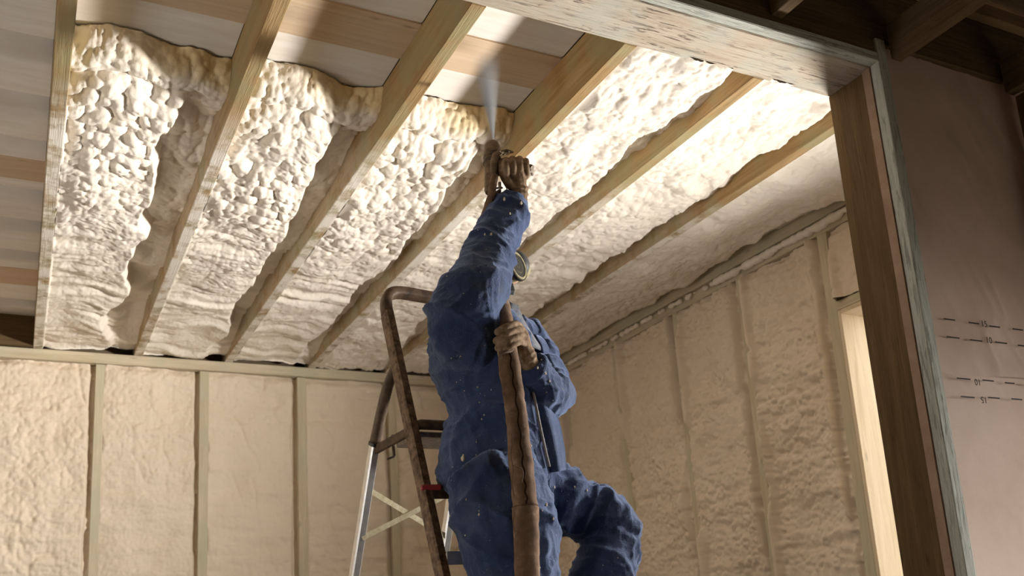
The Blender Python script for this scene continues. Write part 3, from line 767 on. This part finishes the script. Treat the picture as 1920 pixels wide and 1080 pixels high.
# gathers across the limbs
def gathers(a, b_, r, freq, am, sd, lo=0, hi=1):
    w, t = seg_w(a, b_, r); L = np.linalg.norm(np.array(b_)-np.array(a))
    q = np.stack([t*L*freq+1.4*vnoise3(co*9, sd+5), vnoise3(co*5, sd+6)*3, co[:, 1]*3], 1)
    m_ = w*sstep(lo-.1, lo+.1, t)*sstep(hi+.1, hi-.1, t)
    return 1.45*am*m_*(ridged(q, sd)**2-.35)
disp += gathers(P(880, 570, 2.82), P(955, 385, 2.9), .13, 13, .009, 21, .1, .9)
disp += gathers(P(1000, 660, 3.1), P(1030, 745, 2.95), .12, 26, .012, 25)
disp += gathers(P(1030, 745, 2.93), P(993, 690, 2.82), .10, 30, .010, 27)
disp += gathers(P(1000, 910, 3.05), P(1140, 985, 3.0), .17, 17, .014, 31)
disp += gathers(P(1143, 990, 2.99), P(1125, 1090, 2.98), .15, 18, .013, 33)
disp += gathers(P(925, 745, 3.0), P(926, 800, 3.0), .28, 26, .012, 35)
co2 = co+nor*disp[:, None]
me.vertices.foreach_set('co', co2.astype(np.float32).ravel()); me.update()
body = put('coverall', me, M_CLOTH, per, True)
body['label'] = 'dusty blue coverall with creases and foam specks'

# hood and head (mostly behind the raised arm)
hb = bmesh.new()
HX = Vector((.80, -.22, .55)).normalized(); HS = Vector((.26, .966, 0)).normalized(); HU = HX.cross(HS).normalized()*1
if HU.z < 0: HU = -HU
ball_bm(HC, (.090, .075, .105), hb, 3, (HX, HS, HU))
ball_bm(HC+HX*.045-HU*.05, (.06, .055, .07), hb, 2, (HX, HS, HU))
for q in (HC+HX*.103-HU*.012,): ball_bm(q, (.018, .013, .026), hb, 2, (HX, HS, HU))
for sd in (-1, 1): ball_bm(HC+HS*.078*sd-HX*.005-HU*.01, (.018, .010, .030), hb, 2, (HX, HS, HU))
head = put('head', remesh(hb, .006, 2), M_SKIN, per, True)
for sd in (-1, 1):
    from_bm('eye', ball_bm(HC+HX*.088+HS*.030*sd+HU*.012, (.010, .015, .009), None, 2, (HX, HS, HU)), simple('eye_white', (.8, .8, .78), .3) if sd < 0 else bpy.data.materials['eye_white'], head, True)
hd = bmesh.new(); ball_bm(HC-HX*.022+HU*.012, (.088, .086, .108), hd, 3, (HX, HS, HU))
bmesh.ops.delete(hd, geom=[v_ for v_ in hd.verts if (v_.co-HC).dot(HX) > .035], context='VERTS')
bmesh.ops.solidify(hd, geom=list(hd.faces), thickness=.006)
from_bm('hood', hd, M_CLOTH, per, True)

# half mask respirator
m_mask = simple('grey_rubber', (.06, .06, .058), .6)
m_filt = simple('dusty_filter', (.20, .17, .085), .75, 0, 40, (.42, .36, .21), .3)
mk = from_bm('respirator', ball_bm(HC+HX*.095-HU*.055, (.045, .05, .055), None, 3, (HX, HS, HU)), m_mask, per, True)
FC = P(971, 498, 2.985); FA = Vector((.50, -.85, .10)).normalized()
def disc_stack(c, ax, prof, mat, name, parent, seg=40):
    """lathe: prof = list of (offset along axis, radius)"""
    bm = bmesh.new(); t = ax.normalized(); a = t.cross(Vector((0, 0, 1))).normalized(); b2 = t.cross(a)
    rings = [[bm.verts.new(c+t*o_+(a*math.cos(2*math.pi*k/seg)+b2*math.sin(2*math.pi*k/seg))*max(r, 1e-4)) for k in range(seg)] for o_, r in prof]
    for r0, r1 in zip(rings, rings[1:]):
        for k in range(seg): bm.faces.new((r0[k], r0[(k+1) % seg], r1[(k+1) % seg], r1[k]))
    bm.faces.new(rings[0][::-1]); bm.faces.new(rings[-1])
    bmesh.ops.recalc_face_normals(bm, faces=bm.faces)
    return from_bm(name, bm, mat, parent, False)
disc_stack(FC, FA, [(-.055, .034), (-.05, .052), (-.008, .055), (0, .056), (.004, .054), (.004, .047), (-.004, .045), (-.004, .034), (.002, .032), (.002, .026), (-.003, .024), (-.003, .014), (.002, .012), (.002, .006), (-.006, .005)], m_filt, 'filter', mk)
disc_stack(FC, FA, [(-.010, .0565), (-.010, .060), (.002, .060), (.002, .0565)], simple('black_ring', (.025, .025, .02), .5), 'filter_ring', mk)
disc_stack(HC+HX*.11+HS*.07-HU*.06, (HX*.4+HS).normalized(), [(-.03, .035), (.0, .05), (.02, .05), (.022, .0)], m_filt, 'filter', mk)
from_bm('strap', tube_bm([P(956, 532, 3.0), P(960, 545, 3.0), P(958, 552, 3.01)], (.004, .012), sect=RC), m_mask, mk)
# collar and open jacket front
def sheet(name, grid, mat, thick=.006, parent=None, sub=2):
    bm = bmesh.new(); R_ = [[bm.verts.new(p) for p in row] for row in grid]
    for r0, r1 in zip(R_, R_[1:]):
        for k in range(len(r0)-1): bm.faces.new((r0[k], r0[k+1], r1[k+1], r1[k]))
    bmesh.ops.subdivide_edges(bm, edges=list(bm.edges), cuts=sub, use_grid_fill=True, smooth=.6)
    bmesh.ops.recalc_face_normals(bm, faces=bm.faces)
    bmesh.ops.solidify(bm, geom=list(bm.faces), thickness=thick)
    return from_bm(name, bm, mat, parent, True)
col = sheet('collar', [[P(955, 566, 2.96), P(960, 600, 2.93), P(968, 636, 2.90)],
                 [P(972, 572, 2.99), P(980, 605, 2.96), P(990, 645, 2.92)],
                 [P(976, 590, 3.02), P(1000, 628, 3.0), P(1022, 660, 2.97)]], M_GREYC, .006, per)
sheet('collar', [[P(1000, 628, 3.0), P(1013, 650, 2.98), P(1016, 664, 2.95)], [P(1012, 632, 3.02), P(1022, 648, 3.0), P(1024, 664, 2.97)], [P(1020, 640, 3.03), P(1028, 655, 3.02), P(1026, 664, 3.0)]], M_CLOTH, .006, per)
fl = sheet('jacket_flap', [[P(998, 712, 2.86), P(1004, 755, 2.845), P(1012, 800, 2.84), P(1022, 848, 2.84), P(1032, 886, 2.84)],
                      [P(1012, 720, 2.86), P(1022, 758, 2.84), P(1032, 802, 2.82), P(1042, 848, 2.825), P(1048, 884, 2.83)],
                      [P(1022, 725, 2.93), P(1042, 765, 2.90), P(1053, 805, 2.88), P(1060, 845, 2.88), P(1062, 880, 2.885)]], M_CLOTH, .006, per)
fp = sheet('jacket_flap', [[P(968, 715, 2.83), P(978, 765, 2.82), P(990, 815, 2.815), P(1002, 862, 2.815), P(1012, 900, 2.82)],
                      [P(985, 712, 2.84), P(992, 760, 2.825), P(1003, 810, 2.82), P(1014, 858, 2.82), P(1024, 892, 2.83)],
                      [P(996, 712, 2.87), P(1003, 756, 2.86), P(1012, 804, 2.855), P(1022, 852, 2.855), P(1031, 886, 2.86)]], M_CLOTH, .006, per)
m_zip = simple('zip_teeth', (.34, .32, .30), .8, 0, 90, (.2, .19, .18), .5)
from_bm('zipper', tube_bm(catmull([tuple(P(1000, 735, 2.826)), tuple(P(1009, 780, 2.818)), tuple(P(1019, 828, 2.815)), tuple(P(1030, 875, 2.818))], 6), (.004, .0055), seg=8), m_zip, fl, True)

# gloves
def glove(name, tubes, balls, label):
    bm = bmesh.new()
    for pts in tubes:
        A = catmull([(*p, r) for p, r in pts], 4)
        tube_bm([Vector(a[:3]) for a in A], [a[3] for a in A], 10, bm, ref=(.3, -.2, 1) if abs((Vector(A[-1][:3])-Vector(A[0][:3])).normalized().z) < .8 else (1, 0, 0))
        for e in (0, -1): ball_bm(A[e][:3], A[e][3], bm, 2)
    for c, r in balls: ball_bm(c, r, bm, 2)
    me = remesh(bm, .0029, 2, .4)
    o = put(name, me, M_GLOVE, per, True); o['label'] = label
    return o
lf = []
for (u0, v0, u1, v1, r) in ((963, 607, 933, 622, .0122), (969, 617, 931, 638, .0125), (972, 629, 934, 651, .0122), (972, 641, 939, 662, .0112)):
    mu, mv = (u0+u1)/2, (v0+v1)/2
    lf.append([(P(u0+12, v0+6, 2.765), r*1.05), (P(u0+4, v0, 2.715), r), (P(mu, mv-1, 2.692), r), (P(u1, v1, 2.718), r*.95), (P(u1+1, v1+3, 2.760), r*.85)])
lf.append([(P(984, 650, 2.78), .017), (P(978, 632, 2.80), .016), (P(958, 616, 2.80), .014), (P(945, 612, 2.785), .012)])      # thumb behind the hose
lf.append([(P(976, 630, 2.755), .030), (P(981, 648, 2.775), .030), (P(984, 657, 2.783), .029), (P(985.5, 661, 2.787), .034), (P(987, 665, 2.791), .0305), (P(988.5, 669, 2.796), .0355), (P(990, 674, 2.802), .032), (P(992, 682, 2.812), .035)])
glove('glove', lf, [(P(977, 628, 2.75), (.024, .024, .036))], 'tan work glove gripping the hose')
rf = []
for i, u in enumerate((948, 961, 974, 986)):
    r = (.0140, .0150, .0145, .0130)[i]; dv = (2, 0, 0, 3)[i]
    rf.append([(P(u+1, 326, 2.845), r), (P(u, 306+dv, 2.838), r*1.05), (P(u, 299+dv, 2.868), r), (P(u, 306+dv, 2.905), r*.95), (P(u+1, 322+dv, 2.905), r*.85)])
rf.append([(P(958, 348, 2.86), .018), (P(945, 330, 2.855), .016), (P(940, 314, 2.865), .014), (P(938, 302, 2.88), .012)])
rf.append([(P(968, 328, 2.862), .034), (P(971, 345, 2.868), .034), (P(972.5, 351, 2.870), .031), (P(973, 355, 2.872), .037), (P(973, 359, 2.874), .0325), (P(972.5, 363, 2.876), .038), (P(972, 367, 2.879), .034), (P(971, 371, 2.882), .0385), (P(969, 379, 2.888), .034), (P(966, 388, 2.893), .036)])
glove('glove', rf, [(P(964, 326, 2.86), (.034, .026, .032)), (P(980, 326, 2.862), (.026, .026, .030))], 'wrinkled tan work glove closed round the gun handle')
# boots
def boot(ax, sole_z, toe):
    bm = bmesh.new(); t = Vector(toe).normalized(); c = Vector((ax.x, ax.y, 0))
    tube_bm([Vector((ax.x, ax.y, sole_z+.22)), Vector((ax.x, ax.y, sole_z+.10)), Vector((ax.x, ax.y, sole_z+.03))], [.055, .052, .05], 14, bm, ref=(1, 0, 0))
    pts = [c-t*.075, c-t*.03, c+t*.04, c+t*.11, c+t*.165, c+t*.185]
    hs = [.045, .05, .048, .036, .030, .018]; ws = [.034, .04, .044, .048, .044, .026]
    tube_bm([Vector((p.x, p.y, sole_z+h)) for p, h in zip(pts, hs)], [(h, w) for h, w in zip(hs, ws)], 14, bm, ref=(0, 0, 1))
    return put('boot', remesh(bm, .008, 3), M_BOOT, per, True)
boot(AR, z_r+.004, (.35, .9, 0)); boot(AL, z_l+.004, (.05, 1, 0))
# foam on the clothes
bl = bmesh.new(); cb = P(868, 862, 2.812)
tube_bm([P(867, 866, 2.822), P(868, 861, 2.812), P(870, 853, 2.815), P(872, 850, 2.825)], [.010, .0105, .0075, .004], 10, bl, ref=(0, -1, 0)); ball_bm(P(868, 862, 2.815), (.0105, .010, .012), bl, 2)
from bpy_extras.object_utils import world_to_camera_view as _w2c
from mathutils.bvhtree import BVHTree
bvh = BVHTree.FromPolygons([Vector(c_) for c_ in co2], [list(p.vertices) for p in me.polygons] if False else [list(p.vertices) for p in body.data.polygons])
cam_p = Vector((0, 0, CAMZ))
def hit(u, v):
    d = (P(u, v, 1.0)-cam_p).normalized(); loc, n_, i_, ds = bvh.ray_cast(cam_p, d); return loc, n_
bl.free()
rnd = random.Random(7)
def blob(name, u, v, sz, label=None):
    loc, n_ = hit(u, v)
    if loc is None: return
    bm = ball_bm(loc+n_*sz*.2, (sz*.75, sz*.75, sz), None, 2)
    ball_bm(loc+n_*sz*.2+Vector((sz*.25, 0, sz*1.0)), (sz*.45, sz*.45, sz*.55), bm, 2)
    o = from_bm(name, bm, M_FOAMB, per, True)
    if label: o['label'] = label
blob('foam_blob', 869, 860, .0105, 'white drip of hardened foam on the hip')
for u, v, s_ in ((921, 440, .005), (909, 440, .004), (977, 381, .006), (956, 401, .004), (945, 374, .006), (898, 965, .004), (898, 958, .0025), (893, 829, .002), (1024, 947, .005), (1039, 914, .004), (874, 937, .003), (1037, 973, .004), (1100, 920, .004), (1008, 690, .004), (1022, 700, .005), (1030, 715, .004)):
    blob('foam_blob', u, v, s_)
bm = bmesh.new()
for k_ in range(170):
    u, v = rnd.uniform(810, 1210), rnd.uniform(370, 1080)
    loc, n_ = hit(u, v)
    if loc is None: continue
    r = rnd.choice((.0008, .001, .0012, .0018, .0026))
    ball_bm(loc, (r, r, r*rnd.uniform(1, 1.8)), bm, 1)
fs = from_bm('foam_specks', bm, M_FOAMB, per, True); fs['kind'] = 'stuff'

# ------------------------------------------------------------------ spray gun
m_gun = simple('gun_brown_black', (.035, .026, .02), .5, .3, 40, (.12, .085, .055), .3)
m_gun2 = simple('gun_dusty_brown', (.10, .065, .04), .65, .1, 50, (.22, .15, .09), .3)
m_steel = simple('steel', (.55, .53, .5), .35, .9)
GA, GB = P(919, 362, 2.905), P(924, 268, 2.93)
gun = empty('spray_gun', GA, 'dark foam spray gun pointing up at the roof in the raised glove', 'spray gun')
ax = (GB-GA).normalized(); L = (GB-GA).length
disc_stack(GA, ax, [(0, .018), (.01, .022), (L*.35, .024), (L*.55, .026), (L*.56, .030), (L*.66, .030)], m_gun2, 'body', gun)
disc_stack(GA, ax, [(L*.66, .031), (L*.68, .0335), (L*.74, .0335), (L*.75, .031)], m_gun, 'lock_ring', gun)
disc_stack(GA, ax, [(L*.75, .030), (L*.78, .0315), (L*.93, .030), (L*.99, .022), (L*1.0, .006), (L*1.05, .005)], m_gun2, 'nozzle_cap', gun)
disc_stack(GA, ax, [(L*.56, .031), (L*.57, .0325), (L*.62, .0325), (L*.63, .031)], m_gun, 'lock_ring', gun)
from_bm('side_block', tube_bm([P(925, 330, 2.87), P(926, 305, 2.868), P(929, 292, 2.868), P(938, 287, 2.868)], [.013, .0135, .0135, .012], 12, ref=(1, .2, 0)), m_gun2, gun, True)
lv = from_bm('lever', tube_bm([P(936, 288, 2.868), P(950, 284, 2.86), P(962, 285, 2.858)], [.010, .0095, .004], 10, ref=(0, -1, 0)), m_gun, gun, True)
bm = bmesh.new()
for k_ in range(16): ball_bm(P(rnd.uniform(938, 956), rnd.uniform(284, 292), 2.853+rnd.uniform(-.004, .004)), rnd.uniform(.002, .0045), bm, 1)
from_bm('foam_crust', bm, M_FOAMB, lv, True)
from_bm('handle', tube_bm([P(928, 318, 2.90), P(960, 318, 2.883), P(990, 322, 2.872)], [(.022, .014)]*3, sect=RC, ref=(0, 0, 1)), m_gun, gun)
pe = from_bm('end_plate', tube_bm([P(989, 320, 2.862), P(995, 322, 2.852)], [(.027, .014)]*2, 16, ref=(.2, -.2, 1)), m_gun, gun)
for u, v in ((994, 318), (996.5, 327)):
    disc_stack(P(u, v, 2.850), Vector((.55, -.8, 0)), [(0, .006), (.006, .006), (.006, .003), (.002, .003)], m_steel, 'bolt', pe, 14)
from_bm('trigger', tube_bm([P(938, 318, 2.89), P(943, 335, 2.875), P(953, 352, 2.872)], (.008, .006), sect=RC, ref=(0, -1, 0)), m_gun, gun)
from_bm('fitting', tube_bm([P(937, 360, 2.885), P(937, 342, 2.885)], .006, 10, ref=(1, 0, 0)), m_steel, gun, True)
bar('fitting', P(934, 366, 2.885), P(934, 357, 2.885), .014, .014, m_gun, gun)
bar('fitting', P(928, 353, 2.885), P(943, 352, 2.885), .008, .008, m_steel, gun)

# ------------------------------------------------------------------ heated hose in its brown sleeve
mh, nt, b = new_mat('brown_hose_sleeve')
tc = N(nt, 'ShaderNodeTexCoord'); v = tc.outputs['Object']
n1 = noise(nt, v, 14, 6, .65); n2 = noise(nt, v, 300, 2)
c = ramp(nt, n1, [(.30, (.075, .044, .026)), (.55, (.17, .105, .065)), (.75, (.30, .20, .13))])
c = mix(nt, ramp(nt, noise(nt, v, 22, 4, .6), [(.62, (0, 0, 0)), (.74, (.6, .6, .6))]), c, (.42, .33, .24))
nt.links.new(c, b.inputs['Base Color']); b.inputs['Roughness'].default_value = .9; b.inputs['Specular IOR Level'].default_value = .15
bump(nt, b, math_n(nt, 'ADD', n1, math_n(nt, 'MULTIPLY', n2, .3)), .5, .006)
hose = empty('spray_hose', P(990, 1080, 2.66)-Vector((0, 0, 1.6)), 'thick brown sleeved hose running from the gun down in front of the worker', 'hose')
HP = [(927, 330, 2.862, .0135), (923, 350, 2.858, .0145), (920, 372, 2.872, .0165), (912, 400, 2.95, .020), (905, 440, 2.995, .024), (915, 490, 2.995, .026), (933, 535, 2.965, .028), (937, 565, 2.89, .033), (942, 600, 2.80, .035), (950, 645, 2.755, .034), (957, 700, 2.735, .036), (967, 770, 2.72, .036), (975, 850, 2.705, .038), (981, 910, 2.695, .039), (985, 950, 2.69, .041)]
HP2 = [(985, 952, 2.69, .044), (987, 1000, 2.688, .0405), (989, 1080, 2.685, .041), (992, 1180, 2.68, .041)]
def hose_part(name, pts, extra=(), seed=1, mat=mh):
    A = catmull([(*P(u, v, y), r) for u, v, y, r in pts]+[tuple(e) for e in extra], 14)
    Pt = [Vector(a[:3]) for a in A]; s_ = np.cumsum([0]+[(Pt[i+1]-Pt[i]).length for i in range(len(Pt)-1)])
    bm = tube_bm(Pt, [a[3] for a in A], 28, None, ref=(.2, -1, 0))
    bm.verts.ensure_lookup_table()
    C = np.array([v_.co[:] for v_ in bm.verts])
    d_ = .0055*(fbm(C[:, 2]*16, C[:, 0]*22, seed, 3)-.5)+.004*(fbm(C[:, 2]*45+C[:, 0]*30, C[:, 1]*30, seed+3, 2)-.5)
    for i in range(len(Pt)):
        for k_ in range(28):
            v_ = bm.verts[i*28+k_]; v_.co += (v_.co-Pt[i]).normalized()*d_[i*28+k_]
    return from_bm(name, bm, mat, hose, True), Pt, [a[3] for a in A]
o1, pt1, ra1 = hose_part('sleeve', HP)
o2, pt2, ra2 = hose_part('sleeve', HP2, [(1.44, 2.55, .75, .041), (1.30, 2.35, .22, .041), (1.0, 2.2, .05, .041), (.4, 2.3, .043, .041), (-.6, 2.8, .043, .041), (-1.6, 3.2, .043, .041)], 5)
# stitched seam and loose threads on the camera side
i0 = 8*14
sm = [pt1[i]+(Vector((-.35, -1, 0)).normalized()*(ra1[i]*1.0+.0025))+Vector((.003*math.sin(i*.9), 0, 0)) for i in range(i0+18, len(pt1)-1)]
from_bm('seam', tube_bm(sm, .0026, 6), simple('dark_seam', (.018, .010, .006), 1.0, spec=0), hose, True)
m_thr = simple('thread', (.12, .075, .045), .9)
for pts in (((962, 872, 2.66), (970, 876, 2.655), (979, 880, 2.652), (981, 892, 2.652), (978, 905, 2.653)), ((964, 800, 2.675), (960, 815, 2.67), (962, 830, 2.668), (958, 850, 2.668), (962, 880, 2.665), (960, 905, 2.662), (964, 930, 2.66)), ((966, 962, 2.655), (962, 980, 2.65), (965, 995, 2.65))):
    from_bm('loose_thread', tube_bm(catmull([tuple(P(*p)) for p in pts], 4), .0016, 6), m_thr, hose, True)
bm = bmesh.new()
tube_bm(catmull([tuple(P(936, 662, 2.70)), tuple(P(946, 660, 2.69)), tuple(P(957, 658, 2.695)), tuple(P(962, 654, 2.70))], 4), .005, 8, bm)
tube_bm([P(938, 664, 2.70), P(941, 672, 2.695), P(939, 676, 2.695)], .002, 6, bm)
from_bm('torn_tape', bm, m_thr, hose, True)

# ------------------------------------------------------------------ spray mist
mv = bpy.data.materials.new('spray_mist'); mv.use_nodes = True; nt = mv.node_tree
nt.nodes.remove(nt.nodes['Principled BSDF']); out = nt.nodes['Material Output']
vs = N(nt, 'ShaderNodeVolumeScatter'); vs.inputs['Color'].default_value = (1, .98, .95, 1); vs.inputs['Anisotropy'].default_value = .2
tc = N(nt, 'ShaderNodeTexCoord'); sp = N(nt, 'ShaderNodeSeparateXYZ'); nt.links.new(tc.outputs['Object'], sp.inputs[0])
# local z: 0 nozzle .. 1 roof ; radial distance relative to the cone
rr = math_n(nt, 'SQRT', math_n(nt, 'ADD', math_n(nt, 'POWER', sp.outputs[0], 2), math_n(nt, 'POWER', sp.outputs[1], 2)))
H_ = .375
rel = math_n(nt, 'DIVIDE', rr, math_n(nt, 'ADD', math_n(nt, 'MULTIPLY', sp.outputs[2], .19), .003))
fall = math_n(nt, 'SUBTRACT', 1.0, rel, True)
zf = math_n(nt, 'SUBTRACT', 1.0, math_n(nt, 'DIVIDE', sp.outputs[2], H_), True)
den = math_n(nt, 'DIVIDE', math_n(nt, 'MULTIPLY', fall, zf), math_n(nt, 'ADD', sp.outputs[2], .03))
den = math_n(nt, 'MULTIPLY', den, 17.0)
nt.links.new(den, vs.inputs['Density']); nt.links.new(vs.outputs[0], out.inputs['Volume'])
NZ = P(925, 262, 2.93)
bm = tube_bm([Vector((0, 0, 0)), Vector((0, 0, H_))], [.003, .004+H_*.195], 24, ref=(1, 0, 0))
o = from_bm('spray_mist', bm, mv); o.location = NZ+Vector((0, 0, .002))
o.rotation_euler = Euler((0, math.radians(-1.5), 0))
tag(o, 'fan of white mist rising from the gun nozzle to the roof', 'mist')

# ------------------------------------------------------------------ work light behind the post
wl = empty('work_light', (LAMP.x, LAMP.y, 0), 'work light on a stand by the window, behind the post', 'lamp')
m_yel = simple('black_housing', (.03, .03, .03), .5)
AXL = Vector((-.95, -.06, .33)).normalized()
disc_stack(LAMP-AXL*.05, AXL, [(-.05, .025), (-.045, .045), (.0, .060), (.03, .063), (.03, .058), (.0, .054), (-.025, .035)], m_yel, 'housing', wl)
from_bm('stand', tube_bm([Vector((LAMP.x, LAMP.y, .35)), LAMP-AXL*.10], .013, 10, ref=(1, 0, 0)), m_yel, wl)
for a in (0, 2.1, 4.2):
    from_bm('leg', tube_bm([Vector((LAMP.x, LAMP.y, .5)), Vector((LAMP.x-.05+.28*math.cos(a)*(.3 if math.cos(a) > 0 else 1), LAMP.y+.3*math.sin(a), .01))], .010, 8, ref=(1, 0, 0)), m_yel, wl)
